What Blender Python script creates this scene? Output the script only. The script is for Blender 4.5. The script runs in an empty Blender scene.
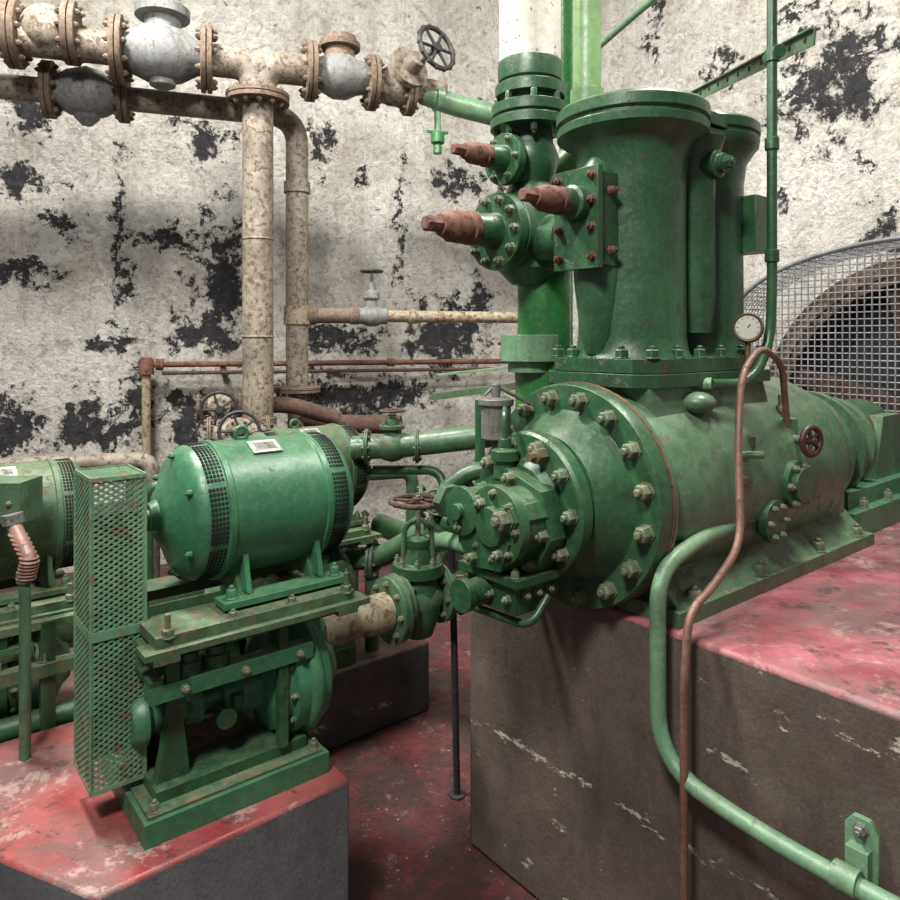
import bpy, bmesh, math, random
from mathutils import Vector, Matrix
random.seed(7)
V=Vector
# ---------------------------------------------------------------- survey constants
F=720.0; EYE=1.6; HOR=340.0
def S(u,v,Y): return V(((u-450)/F*Y, Y, EYE+(HOR-v)/F*Y))
def lin(c):
    r=[]
    for x in c:
        x=max(0,x)/255.0
        r.append(x/12.92 if x<=.04045 else ((x+.055)/1.055)**2.4)
    return (r[0],r[1],r[2],1)
def frame(ox,oy,ax,ay,oz=0):
    l=math.hypot(ax,ay); ax/=l; ay/=l
    return Matrix(((ax,-ay,0,ox),(ay,ax,0,oy),(0,0,1,oz),(0,0,0,1)))
C=frame(.078,2.26,.777,.629)
P=frame(-.687,1.62,.777,.629)
K=frame(-.086,3.11,.777,.629)
W=frame(-1.147,4.3,.953,.304)
ID=Matrix.Identity(4)

# ---------------------------------------------------------------- materials
class NT:
    def __init__(s,name):
        s.m=bpy.data.materials.new(name); s.m.use_nodes=True
        s.t=s.m.node_tree; s.n=s.t.nodes; s.l=s.t.links
        s.b=s.n['Principled BSDF']
        s.tc=s.n.new('ShaderNodeTexCoord').outputs['Object']
        s.g=s.n.new('ShaderNodeNewGeometry')
    def noise(s,scale,detail=6,rough=.6,dist=0,vec=None):
        x=s.n.new('ShaderNodeTexNoise'); x.inputs['Scale'].default_value=scale
        x.inputs['Detail'].default_value=detail; x.inputs['Roughness'].default_value=rough
        x.inputs['Distortion'].default_value=dist
        s.l.new(vec or s.tc,x.inputs['Vector']); return x.outputs['Fac']
    def ramp(s,fac,a,b,lo=0,hi=1):
        x=s.n.new('ShaderNodeMapRange'); x.inputs['From Min'].default_value=a; x.inputs['From Max'].default_value=b
        x.inputs['To Min'].default_value=lo; x.inputs['To Max'].default_value=hi
        s.l.new(fac,x.inputs['Value']); return x.outputs['Result']
    def math(s,op,a,b=None):
        x=s.n.new('ShaderNodeMath'); x.operation=op
        for i,q in enumerate((a,b)):
            if q is None: continue
            if isinstance(q,(int,float)): x.inputs[i].default_value=q
            else: s.l.new(q,x.inputs[i])
        return x.outputs[0]
    def mix(s,fac,a,b):
        x=s.n.new('ShaderNodeMix'); x.data_type='RGBA'
        if isinstance(fac,(int,float)): x.inputs['Factor'].default_value=fac
        else: s.l.new(fac,x.inputs['Factor'])
        for nm,q in (('A',a),('B',b)):
            sock=[i for i in x.inputs if i.name==nm and i.type=='RGBA'][0]
            if isinstance(q,tuple): sock.default_value=q
            else: s.l.new(q,sock)
        return [o for o in x.outputs if o.type=='RGBA'][0]
    def nz(s):
        x=s.n.new('ShaderNodeSeparateXYZ')
        s.l.new(s.g.outputs['Normal'],x.inputs[0]); return x.outputs['Z']
    def objz(s):
        x=s.n.new('ShaderNodeSeparateXYZ'); s.l.new(s.tc,x.inputs[0]); return x.outputs['Z']
    def mapped(s,sc):
        mp=s.n.new('ShaderNodeMapping'); mp.inputs['Scale'].default_value=sc; s.l.new(s.tc,mp.inputs[0]); return mp.outputs[0]
    def bump(s,h,strength,dist):
        x=s.n.new('ShaderNodeBump'); x.inputs['Strength'].default_value=strength; x.inputs['Distance'].default_value=dist
        s.l.new(h,x.inputs['Height']); s.l.new(x.outputs[0],s.b.inputs['Normal'])
    def out(s,col,rough,metal=0):
        if isinstance(col,tuple): s.b.inputs['Base Color'].default_value=col
        else: s.l.new(col,s.b.inputs['Base Color'])
        if isinstance(rough,(int,float)): s.b.inputs['Roughness'].default_value=rough
        else: s.l.new(rough,s.b.inputs['Roughness'])
        s.b.inputs['Metallic'].default_value=metal
        return s.m

def paint(name,c1,c2,chip,amt,scale=1.0,rough=.34,dust=.3,dustc=(126,124,104),metal=0,chip2=None,grime=.55):
    t=NT(name)
    big=t.ramp(t.noise(4*scale,5,.65),.38,.62)
    col=t.mix(big,lin(c1),lin(c2))
    fine=t.noise(70*scale,6,.7)
    col=t.mix(t.ramp(fine,.5,.75,0,.25),col,lin(tuple(min(255,x+38) for x in c2)))
    g2=t.ramp(t.noise(8*scale,10,.75,.4),.47,.64,0,grime)
    col=t.mix(g2,col,lin((int(c1[0]*.6),int(c1[1]*.5),int(c1[2]*.48))))
    g=t.ramp(t.noise(22*scale,7,.68,0,t.mapped((1,1,.13))),.52,.70,0,grime*.85)
    col=t.mix(g,col,lin((int(c1[0]*.6+14),int(c1[1]*.5+6),int(c1[2]*.42))))
    n1=t.noise(21*scale,12,.76,.3)
    pt=t.ramp(t.g.outputs['Pointiness'],.51,.62,0,.045)
    thr=.65-.12*amt
    m=t.ramp(t.math('ADD',n1,pt),thr,thr+.02)
    halo=t.ramp(t.math('ADD',n1,pt),thr-.03,thr,0,.35)
    col=t.mix(halo,col,lin(tuple(int(x*.5) for x in c1)))
    cc=lin(chip)
    if chip2: cc=t.mix(t.ramp(t.noise(30*scale,5),.4,.6),lin(chip),lin(chip2))
    col=t.mix(t.math('MULTIPLY',m,.88),col,cc)
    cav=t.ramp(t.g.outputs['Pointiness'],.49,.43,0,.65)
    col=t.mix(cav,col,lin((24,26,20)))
    if dust>0:
        d=t.math('MULTIPLY',t.ramp(t.nz(),.5,.98),t.ramp(t.noise(28,9,.72),.4,.66,0,dust))
        col=t.mix(d,col,lin(dustc))
    r=t.math('ADD',t.math('ADD',t.math('MULTIPLY',m,.35),t.math('MULTIPLY',g2,.2)),t.ramp(fine,.3,.7,rough-.08,rough+.14))
    t.bump(t.math('SUBTRACT',t.math('ADD',t.math('MULTIPLY',fine,.4),t.math('MULTIPLY',n1,.7)),t.math('MULTIPLY',m,.6)),.45,.004)
    return t.out(col,r,metal)

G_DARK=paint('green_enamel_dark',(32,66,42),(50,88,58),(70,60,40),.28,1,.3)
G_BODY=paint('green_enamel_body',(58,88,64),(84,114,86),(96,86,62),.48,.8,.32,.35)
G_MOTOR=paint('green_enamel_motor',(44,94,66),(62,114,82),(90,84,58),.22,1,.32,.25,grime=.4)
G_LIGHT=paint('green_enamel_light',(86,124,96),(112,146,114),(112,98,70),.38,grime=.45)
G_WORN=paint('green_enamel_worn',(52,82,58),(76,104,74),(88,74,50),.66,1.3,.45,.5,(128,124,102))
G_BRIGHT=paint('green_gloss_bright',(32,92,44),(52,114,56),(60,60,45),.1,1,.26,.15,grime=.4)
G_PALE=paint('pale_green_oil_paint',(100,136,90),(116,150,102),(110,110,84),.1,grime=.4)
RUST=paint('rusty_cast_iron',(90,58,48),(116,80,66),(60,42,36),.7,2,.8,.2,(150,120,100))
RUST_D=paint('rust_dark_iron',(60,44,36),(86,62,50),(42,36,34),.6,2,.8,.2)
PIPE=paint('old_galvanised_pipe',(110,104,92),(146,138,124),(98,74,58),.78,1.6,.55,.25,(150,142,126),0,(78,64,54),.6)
PIPE_Y=paint('cream_painted_pipe',(138,130,108),(164,154,130),(104,74,54),.76,1.6,.55,.2)
PIPE_G=paint('grey_cast_valve',(98,101,102),(126,129,128),(100,84,68),.5,1.6,.5,.2,grime=.6)
FL_R=paint('rusty_flange',(90,76,64),(122,106,90),(72,54,44),.8,2,.75,.2,(140,126,108),0,(104,94,82))
WHEELC=paint('flywheel_primer',(76,58,50),(102,82,70),(50,40,36),.5,1.5,.6,.2)
STEEL=paint('dull_steel',(104,106,104),(134,134,128),(80,70,60),.4,2,.4,.2,metal=.4)
BOLT=paint('worn_bolt_heads',(66,88,66),(106,112,88),(92,78,56),.6,4,.42,.3)
WHITE=paint('white_lagging',(182,180,166),(206,204,194),(110,110,90),.35,1,.8,.1,grime=.3)
BLACK=paint('black_iron',(28,28,30),(44,44,46),(70,56,46),.4,2,.5,.2,(80,78,72))
COPPER=paint('dull_copper_tube',(98,70,58),(124,92,78),(80,66,54),.4,2,.4,.1)
BRASS=paint('aged_brass',(86,78,54),(108,98,68),(66,58,42),.4,2,.42,.1,metal=.3)
WIRE=paint('galvanised_wire',(92,94,97),(120,122,126),(90,80,72),.2,2,.5,.1,metal=.2,grime=.3)
REDB=paint('oxblood_wheel',(50,26,21),(66,36,30),(44,30,26),.3,2,.5,.1)
DARK=paint('dark_void',(8,10,9),(14,16,14),(24,20,18),.1,1,.9,0)
DIAL=NT('dial_face').out(lin((176,176,164)),.3)
PLATE=paint('nameplate_alu',(156,162,158),(192,194,190),(90,110,90),.4,3,.35,0,metal=.3)

# ---------------------------------------------------------------- mesh builder
def orth(ax):
    ax=ax.normalized()
    r=V((0,0,1)) if abs(ax.z)<.9 else V((1,0,0))
    u=ax.cross(r).normalized(); return u,ax.cross(u).normalized()
class B:
    def __init__(s,name,fr=ID,bevel=.0025):
        s.name=name; s.fr=fr; s.v=[]; s.f=[]; s.fm=[]; s.mats=[]; s.bevel=bevel
    def mi(s,m):
        if m not in s.mats: s.mats.append(m)
        return s.mats.index(m)
    def add(s,vs,fs,m):
        o=len(s.v); s.v+= [s.fr@V(x) for x in vs]; k=s.mi(m)
        for f in fs: s.f.append([i+o for i in f]); s.fm.append(k)
    def loc(s,world): return s.fr.inverted()@V(world)
    def lathe(s,o,ax,prof,m,seg=32,caps=True):
        o=V(o); ax=V(ax).normalized(); u,w=orth(ax); vs=[];fs=[];rings=[]
        for (d,r) in prof:
            if r<1e-5: rings.append([len(vs)]); vs.append(o+ax*d)
            else:
                rings.append(list(range(len(vs),len(vs)+seg)))
                for i in range(seg):
                    a=2*math.pi*i/seg; vs.append(o+ax*d+(u*math.cos(a)+w*math.sin(a))*r)
        for A,Bb in zip(rings,rings[1:]):
            for i in range(seg):
                j=(i+1)%seg
                if len(A)>1 and len(Bb)>1: fs.append([A[i],A[j],Bb[j],Bb[i]])
                elif len(A)>1: fs.append([A[i],A[j],Bb[0]])
                elif len(Bb)>1: fs.append([A[0],Bb[j],Bb[i]])
        if caps and len(rings[0])>1: fs.append(rings[0][::-1])
        if caps and len(rings[-1])>1: fs.append(rings[-1])
        s.add(vs,fs,m)
    def cyl(s,p,q,r,m,r2=None,seg=24):
        p=V(p);q=V(q); s.lathe(p,q-p,[(0,r),((q-p).length,r if r2 is None else r2)],m,seg)
    def ball(s,c,r,m,ax=(0,0,1),st=1.0,seg=24):
        n=10; s.lathe(c,ax,[(-r*st*math.cos(math.pi*i/n),r*math.sin(math.pi*i/n)) for i in range(n+1)],m,seg)
    def torus(s,c,ax,R,r,m,seg=36,k=8):
        c=V(c);ax=V(ax).normalized();u,w=orth(ax);vs=[];fs=[]
        for i in range(seg):
            a=2*math.pi*i/seg; d=u*math.cos(a)+w*math.sin(a)
            for j in range(k):
                b=2*math.pi*j/k; vs.append(c+d*(R+r*math.cos(b))+ax*r*math.sin(b))
        for i in range(seg):
            for j in range(k):
                fs.append([i*k+j,((i+1)%seg)*k+j,((i+1)%seg)*k+(j+1)%k,i*k+(j+1)%k])
        s.add(vs,fs,m)
    def box(s,lo,hi,m):
        (a,b,c),(d,e,f)=lo,hi
        vs=[(a,b,c),(d,b,c),(d,e,c),(a,e,c),(a,b,f),(d,b,f),(d,e,f),(a,e,f)]
        s.add(vs,[[0,3,2,1],[4,5,6,7],[0,1,5,4],[1,2,6,5],[2,3,7,6],[3,0,4,7]],m)
    def bar(s,p,q,w,h,m,up=(0,0,1)):
        p=V(p);q=V(q);d=(q-p).normalized();up=V(up); sd=d.cross(up)
        if sd.length<1e-3: sd=d.cross(V((1,0,0)))
        sd.normalize(); n=sd.cross(d); vs=[]
        for e in (p,q):
            for a,b in((-1,-1),(1,-1),(1,1),(-1,1)): vs.append(e+sd*a*w/2+n*b*h/2)
        s.add(vs,[[0,3,2,1],[4,5,6,7],[0,1,5,4],[1,2,6,5],[2,3,7,6],[3,0,4,7]],m)
    def prism(s,poly,ext,m):
        n=len(poly); ext=V(ext); vs=[V(p) for p in poly]+[V(p)+ext for p in poly]
        fs=[list(range(n))[::-1],list(range(n,2*n))]+[[i,(i+1)%n,(i+1)%n+n,i+n] for i in range(n)]
        s.add(vs,fs,m)
    def tube(s,pts,r,m,fil=.08,seg=16,n=8):
        pts=[V(p) for p in pts]; out=[pts[0]]
        for i in range(1,len(pts)-1):
            p=pts[i]; a=pts[i-1]-p; b=pts[i+1]-p
            t=min(fil,a.length*.49,b.length*.49); A=p+a.normalized()*t; Bq=p+b.normalized()*t
            for k in range(n+1):
                x=k/n; out.append(A*(1-x)**2+p*2*x*(1-x)+Bq*x*x)
        out.append(pts[-1]); vs=[];fs=[]
        u=None
        for i,p in enumerate(out):
            t=((out[min(i+1,len(out)-1)]-out[max(i-1,0)])).normalized()
            if u is None: u,_=orth(t)
            u=(u-t*u.dot(t)).normalized(); w=t.cross(u)
            for k in range(seg):
                a=2*math.pi*k/seg; vs.append(p+(u*math.cos(a)+w*math.sin(a))*r)
        L=len(out)
        for i in range(L-1):
            for k in range(seg):
                j=(k+1)%seg; fs.append([i*seg+k,i*seg+j,(i+1)*seg+j,(i+1)*seg+k])
        fs.append(list(range(seg))[::-1]); fs.append([(L-1)*seg+k for k in range(seg)])
        s.add(vs,fs,m)
    def bolt(s,p,ax,r,h,m,stud=True):
        s.lathe(p,ax,[(0,r*1.25),(h*.15,r*1.25),(h*.15,r),(h*.85,r),(h,r*.8)],m,6)
        if stud: s.lathe(V(p)+V(ax).normalized()*h*.9,ax,[(0,r*.5),(h*.35,r*.5),(h*.45,r*.35)],m,8)
    def ring(s,c,ax,R,n,r,h,m,ph=0,stud=True):
        c=V(c);ax=V(ax).normalized();u,w=orth(ax)
        for i in range(n):
            a=2*math.pi*(i+ph)/n; s.bolt(c+(u*math.cos(a)+w*math.sin(a))*R,ax,r,h,m,stud)
    def flange(s,c,ax,R,t,m,n=8,br=None,bm=None):
        c=V(c);ax=V(ax).normalized(); br=br or R*.09; bm=bm or m
        s.lathe(c-ax*t,ax,[(0,R*.96),(t*.1,R),(t*.9,R),(t*.92,R*.9),(t*1.08,R*.9),(t*1.1,R),(t*1.9,R),(2*t,R*.96)],m,28)
        s.ring(c+ax*t,ax,R*.8,n,br,br*1.3,bm); s.ring(c-ax*t,-ax,R*.8,n,br,br*1.3,bm)
    def wheel(s,c,ax,R,m,spokes=5,r=None):
        r=r or R*.1; c=V(c);ax=V(ax).normalized();u,w=orth(ax)
        s.torus(c,ax,R,r,m); s.lathe(c-ax*r*1.4,ax,[(0,R*.22),(r*2.8,R*.22)],m,12)
        for i in range(spokes):
            a=2*math.pi*i/spokes; s.cyl(c,c+(u*math.cos(a)+w*math.sin(a))*R,r*.75,m,r*.6,8)
        if R>.06:
            for i in range(14):
                a=2*math.pi*i/14; s.ball(c+(u*math.cos(a)+w*math.sin(a))*(R+r*.5),r*.95,m,seg=8)
    def valve(s,c,ax,up,R,m,wm,stem,wr,fm=None,L=None):
        c=V(c);ax=V(ax).normalized();up=V(up).normalized();fm=fm or m;L=L or R*1.7
        s.lathe(c-ax*L,ax,[(0,R*.6),(L*.35,R*.6),(L*.7,R*.95),(L,R*1.08),(L*1.3,R*.95),(L*1.65,R*.6),(2*L,R*.6)],m)
        s.flange(c-ax*L,ax,R*1.15,R*.12,fm); s.flange(c+ax*L,ax,R*1.15,R*.12,fm)
        s.lathe(c,up,[(0,R*.75),(R*1.0,R*.6),(R*1.15,R*.6),(R*1.16,R*.85),(R*1.4,R*.85),(R*1.42,R*.45),(R*1.9,R*.3),(R*2.0,R*.3)],m)
        s.ring(c+up*R*1.4,up,R*.7,6,R*.09,R*.12,fm)
        u=ax
        for sg in(-1,1): s.cyl(c+up*R*1.4+u*sg*R*.5,c+up*(R*1.4+stem*.75)+u*sg*R*.18,R*.1,m,seg=8)
        s.cyl(c+up*(R*1.4+stem*.72),c+up*(R*1.4+stem*.8),R*.28,m,seg=12)
        s.cyl(c+up*R,c+up*(R*1.4+stem*1.1),R*.1,STEEL,seg=10)
        s.wheel(c+up*(R*1.4+stem),up,wr,wm)
    def meshpanel(s,o,U,Vv,w,h,p,ang,sw,th,m):
        o=V(o);U=V(U).normalized();Vv=V(Vv).normalized();N=U.cross(Vv)
        for sg in(1,-1):
            d=(math.cos(ang),sg*math.sin(ang)); nrm=(-d[1],d[0])
            cs=[x*nrm[0]+y*nrm[1] for x in(0,w) for y in(0,h)]
            k=math.floor(min(cs)/p)*p
            while k<max(cs):
                k+=p; px,py=nrm[0]*k,nrm[1]*k; t0,t1=-1e9,1e9
                for q,dd,mx in((px,d[0],w),(py,d[1],h)):
                    if abs(dd)<1e-6:
                        if q<0 or q>mx: t0,t1=1,0
                        continue
                    a,b=sorted(((0-q)/dd,(mx-q)/dd)); t0=max(t0,a);t1=min(t1,b)
                if t1-t0<.003: continue
                A=o+U*(px+d[0]*t0)+Vv*(py+d[1]*t0)+N*sg*th*.3; Q=o+U*(px+d[0]*t1)+Vv*(py+d[1]*t1)+N*sg*th*.3
                s.bar(A,Q,sw,th,m,up=N)
    def done(s,bevel=None):
        me=bpy.data.meshes.new(s.name)
        mn=V([min(v[i] for v in s.v) for i in range(3)]); mx=V([max(v[i] for v in s.v) for i in range(3)])
        c=(mn+mx)/2; c.z=mn.z
        me.from_pydata([v-c for v in s.v],[],s.f)
        for m in s.mats: me.materials.append(m)
        me.polygons.foreach_set('material_index',s.fm)
        me.polygons.foreach_set('use_smooth',[True]*len(me.polygons)); me.update()
        bm=bmesh.new(); bm.from_mesh(me); bmesh.ops.recalc_face_normals(bm,faces=bm.faces); bm.to_mesh(me); bm.free()
        me.set_sharp_from_angle(angle=math.radians(38))
        ob=bpy.data.objects.new(s.name,me); ob.location=c; bpy.context.collection.objects.link(ob)
        bv=s.bevel if bevel is None else bevel
        if bv>0:
            md=ob.modifiers.new('edge_rounding','BEVEL'); md.width=bv; md.segments=2; md.limit_method='ANGLE'
            md.angle_limit=math.radians(50); md.harden_normals=False
        return ob

# ---------------------------------------------------------------- ROOM
corner=V((.667,6.0,0)); dL=V((-.953,-.304,0)).normalized(); dR=V((.63,-.777,0)).normalized()
def plane_hit(u,v,o,d):
    r=(u-450)/F; s=(r*o.y-o.x)/(d.x-r*d.y); Y=o.y+d.y*s; return s,EYE+(HOR-v)/F*Y,Y
def wallmat(name,blobs,o,d,amt):
    t=NT(name)
    warp=t.n.new('ShaderNodeTexNoise'); warp.inputs['Scale'].default_value=5; warp.inputs['Detail'].default_value=9; warp.inputs['Roughness'].default_value=.75
    t.l.new(t.tc,warp.inputs['Vector'])
    vs=t.n.new('ShaderNodeVectorMath'); vs.operation='SUBTRACT'; t.l.new(warp.outputs['Color'],vs.inputs[0]); vs.inputs[1].default_value=(.5,.5,.5)
    sc=t.n.new('ShaderNodeVectorMath'); sc.operation='SCALE'; sc.inputs['Scale'].default_value=.8; t.l.new(vs.outputs[0],sc.inputs[0])
    ad=t.n.new('ShaderNodeVectorMath'); ad.operation='ADD'; t.l.new(t.tc,ad.inputs[0]); t.l.new(sc.outputs[0],ad.inputs[1])
    flat=t.n.new('ShaderNodeVectorMath'); flat.operation='MULTIPLY'; flat.inputs[1].default_value=(1,0,1); t.l.new(ad.outputs[0],flat.inputs[0])
    acc=None
    for (u,v,rx,ry) in blobs:
        s_,z,Y=plane_hit(u,v,o,d); k=Y/F
        mp=t.n.new('ShaderNodeMapping'); mp.vector_type='TEXTURE'
        mp.inputs['Location'].default_value=(s_,0,z); mp.inputs['Scale'].default_value=(rx*k*1.15,1,ry*k)
        t.l.new(flat.outputs[0],mp.inputs[0])
        ln=t.n.new('ShaderNodeVectorMath'); ln.operation='LENGTH'; t.l.new(mp.outputs[0],ln.inputs[0])
        val=t.ramp(ln.outputs['Value'],1.9,.2)
        acc=val if acc is None else t.math('MAXIMUM',acc,val)
    fine=t.noise(8,13,.78,.3)
    vo=t.n.new('ShaderNodeTexVoronoi'); vo.feature='SMOOTH_F1'; vo.inputs['Scale'].default_value=15; t.l.new(ad.outputs[0],vo.inputs['Vector'])
    lump=t.math('ADD',t.math('MULTIPLY',vo.outputs['Distance'],-.6),t.noise(24,10,.68))
    f=t.math('ADD',t.math('MULTIPLY',acc,.24),t.math('ADD',fine,t.math('MULTIPLY',t.noise(40,6,.7),.12)))
    mask=t.ramp(f,amt,amt+.012)
    col=t.mix(t.ramp(t.noise(1.1,6,.6),.38,.62),lin((216,213,204)),lin((240,238,231)))
    col=t.mix(t.ramp(lump,.26,.05,0,.6),col,lin((128,122,116)))
    col=t.mix(t.ramp(t.noise(11,10,.75),.53,.72,0,.6),col,lin((150,144,136)))
    col=t.mix(t.ramp(t.noise(2,7,.65,0,t.mapped((2.2,1,.22))),.5,.7,0,.42),col,lin((146,132,112)))
    col=t.mix(t.ramp(t.noise(1.7,8,.7),.53,.70,0,.4),col,lin((164,150,128)))
    edge=t.ramp(f,amt-.04,amt)
    col=t.mix(t.math('MULTIPLY',edge,.6),col,lin((106,100,96)))
    dk=t.mix(t.ramp(t.noise(18,7,.7),.4,.65),lin((26,26,30)),lin((66,66,70)))
    col=t.mix(mask,col,dk)
    sp=t.ramp(t.noise(48,9,.75),.635,.665)
    col=t.mix(t.math('MULTIPLY',sp,.7),col,lin((76,68,62)))
    h=t.math('SUBTRACT',t.math('ADD',lump,t.math('MULTIPLY',fine,.6)),t.math('MULTIPLY',mask,.5))
    t.bump(h,1.0,.045)
    return t.out(col,.85)
blL=[(30,105,22,18),(205,138,22,14),(321,145,7,26),(18,180,12,16),(122,250,4,90),(172,242,22,14),(225,285,20,60),(205,335,30,18),(445,335,32,30),(480,300,14,18),(85,425,24,26),(8,430,22,28),(190,425,18,28),(350,400,44,20),(22,275,22,10),(112,342,16,9),(455,185,18,14),(400,220,3,60),(138,400,10,36),(340,340,28,12),(320,395,16,28),(498,210,6,40),(120,440,5,30),(60,225,10,6),(400,395,26,14),(362,180,6,6),(60,190,8,6)]
blR=[(832,80,44,52),(800,15,18,10),(655,25,8,26),(885,225,12,24),(725,65,18,12),(780,200,10,7),(868,165,5,5),(765,120,6,4)]
def wall(name,o,d,L,hgt,mat,sign):
    ang=math.atan2(d.y,d.x)
    me=bpy.data.meshes.new(name); bm=bmesh.new()
    th=.25*sign
    bmesh.ops.create_cube(bm,size=1,matrix=Matrix.Translation((L/2,th/2,hgt/2))@Matrix.Diagonal((L,abs(th),hgt,1)))
    bm.to_mesh(me); bm.free(); me.materials.append(mat)
    ob=bpy.data.objects.new(name,me); ob.location=(o.x,o.y,0); ob.rotation_euler=(0,0,ang); bpy.context.collection.objects.link(ob)
HT=5.1
wall('wall_back',corner,dL,7.5,HT,wallmat('peeling_white_plaster',blL,corner,dL,.695),-1)
wall('wall_right',corner,dR,7.5,HT,wallmat('peeling_white_plaster_right',blR,corner,dR,.71),1)
def floormat():
    t=NT('worn_red_floor_paint')
    col=t.mix(t.ramp(t.noise(3,8,.7),.4,.6),lin((72,33,34)),lin((102,42,45)))
    col=t.mix(t.ramp(t.noise(5,12,.78,.2),.45,.55,0,.85),col,lin((48,37,34)))
    col=t.mix(t.ramp(t.noise(13,13,.8,.3),.58,.62,0,.7),col,lin((130,108,102)))
    t.bump(t.noise(14,12,.75),.9,.015)
    return t.out(col,t.ramp(t.noise(6,4),.4,.6,.3,.75))
b=B('floor',bevel=0); b.box((-6.2,-2.5,-.12),(5.8,7.2,0),floormat()); b.done()
t=NT('ceiling_concrete'); CM=t.out(t.mix(t.noise(3,8),lin((120,116,110)),lin((168,164,158))),.9)
b=B('ceiling',bevel=0); b.box((-6.2,-2.5,HT),(5.8,7.2,HT+.15),CM); b.done()

def pedmat(name,s1,s2,r1,r2,wear,scr,band=None):
    t=NT(name)
    side=t.mix(t.ramp(t.noise(3,9,.7),.38,.62),lin(s1),lin(s2))
    side=t.mix(t.ramp(t.noise(140,4,.6),.35,.7,0,.45),side,lin(tuple(int(x*.6) for x in s1)))
    side=t.mix(t.ramp(t.noise(9,10,.75,0,t.mapped((1,1,.3))),.5,.68,0,.5),side,lin(tuple(int(x*.6) for x in s1)))
    sn=t.noise(7,13,.78,.15,t.mapped((.8,.8,2.2)))
    if band:
        bd=t.math('ABSOLUTE',t.math('SUBTRACT',t.math('ADD',t.objz(),t.math('MULTIPLY',t.noise(5,3),.05)),band+.025))
        sn=t.math('ADD',sn,t.ramp(bd,.035,0,0,.11))
    side=t.mix(t.ramp(sn,scr,scr+.012,0,.9),side,lin((176,170,160)))
    top=t.mix(t.ramp(t.noise(4,10,.7,.3),.4,.6),lin(r1),lin(r2))
    top=t.mix(t.ramp(t.noise(3.2,12,.78,.3),.45,.56,0,.8),top,lin((96,78,76)))
    top=t.mix(t.ramp(t.noise(6,13,.8,.3),.54,.59,0,.6),top,lin(wear))
    top=t.mix(t.ramp(t.noise(11,13,.8,.3),.55,.59,0,.8),top,lin((58,47,43)))
    m=t.ramp(t.math('ADD',t.nz(),t.math('MULTIPLY',t.math('SUBTRACT',t.noise(25,8,.75),.5),1.4)),.25,.35)
    col=t.mix(m,side,top)
    t.bump(t.math('ADD',t.math('MULTIPLY',t.noise(10,12,.72,.3),.6),t.math('MULTIPLY',t.noise(90,5),.25)),.55,.010)
    return t.out(col,t.ramp(t.noise(8,6),.35,.65,.32,.68))
PM1=pedmat('brown_grey_plinth_paint',(80,72,65),(104,94,86),(116,56,62),(148,86,92),(158,132,130),.625,.42)
PM2=pedmat('blue_grey_plinth_paint',(90,92,95),(112,114,116),(124,50,50),(148,76,74),(166,144,138),.66)
PM3=pedmat('dark_grey_plinth_paint',(52,52,52),(78,78,76),(80,50,48),(104,72,68),(126,108,100),.65,.1)
b=B('compressor_plinth',C,.014); b.box((0,-2.4,0),(2.15,0.03,.91),PM1); b.done()
b=B('pump_plinth',P,.01)
pl=[(-.12,-.078,0),(.5,-.06,0),(.5,.72,0),(-.42,.72,0),(-.256,.179,0)]; b.prism(pl,(0,0,.45),PM2); b.done()
b=B('pump_plinth',K,.012); b.box((-2.7,0,0),(0,1.05,.30),PM3); b.done()

# loose flakes of fallen paint and grit
b=B('paint_flake_debris',ID,0)
FLK=paint('fallen_paint_flakes',(112,98,92),(146,132,124),(80,44,42),.8,3,.8,0); FLD=paint('grit',(50,40,36),(74,58,50),(40,34,30),.4,3,.9,0)
def flake(x,y,z,r,m):
    n=random.choice((3,4,5)); a0=random.random()*6.28; pts=[]
    for i in range(n):
        a=a0+6.28*i/n; rr=r*random.uniform(.5,1.1); pts.append((x+rr*math.cos(a),y+rr*math.sin(a),z+.0006+random.random()*r*.25))
    b.add(pts,[list(range(n))],m)
for i in range(420):
    y=random.uniform(2.1,3.2); x=random.uniform(-.35,.35)
    l=C.inverted()@V((x,y,0)); k=K.inverted()@V((x,y,0)); p_=P.inverted()@V((x,y,0))
    if l.x>0 and l.y<.03: continue
    if k.x<0 and k.y>0: continue
    if p_.x<.5 and p_.y<.72: continue
    flake(x,y,0,random.uniform(.002,.007),FLK if random.random()<.4 else FLD)
b.done()

# ---------------------------------------------------------------- COMPRESSOR
yc,zc=-.42,1.19
X=(1,0,0); nX=(-1,0,0); Z=(0,0,1)
b=B('refrigeration_compressor',C)
b.lathe((0,yc,zc),X,[(0,.258),(.05,.265),(.09,.280),(.5,.287),(.98,.283),(1.06,.262),(1.10,.225),(1.12,.19),(1.16,.185),(1.165,.225),(1.20,.225),(1.205,.19),(1.30,.182),(1.305,.215),(1.335,.215),(1.34,.17),(1.46,.15),(1.465,.185),(1.5,.185),(1.505,.11),(1.72,.1),(1.73,.0)],G_BODY,64)
b.ring((1.2,yc,zc),X,.207,12,.012,.02,BOLT)
b.lathe((0,yc,zc),nX,[(-.03,.291),(-.012,.296),(-.010,.296)],G_BODY,64)
b.lathe((0,yc,zc),nX,[(-.010,.2975),(-.002,.2975)],RUST,64)
b.lathe((0,yc,zc),nX,[(-.002,.295),(.03,.296),(.042,.291),(.046,.225),(.06,.215),(.09,.2),(.13,.17)],G_DARK,64)
b.ring((-.042,yc,zc),nX,.257,16,.020,.032,BOLT,.5)
b.lathe((-.12,yc+.015,zc-.01),nX,[(0,.165),(.02,.165),(.022,.188),(.055,.188),(.062,.18),(.064,.12),(.085,.105)],G_DARK,48)
b.ring((-.182,yc+.015,zc-.01),nX,.158,10,.017,.028,BOLT)
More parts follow.
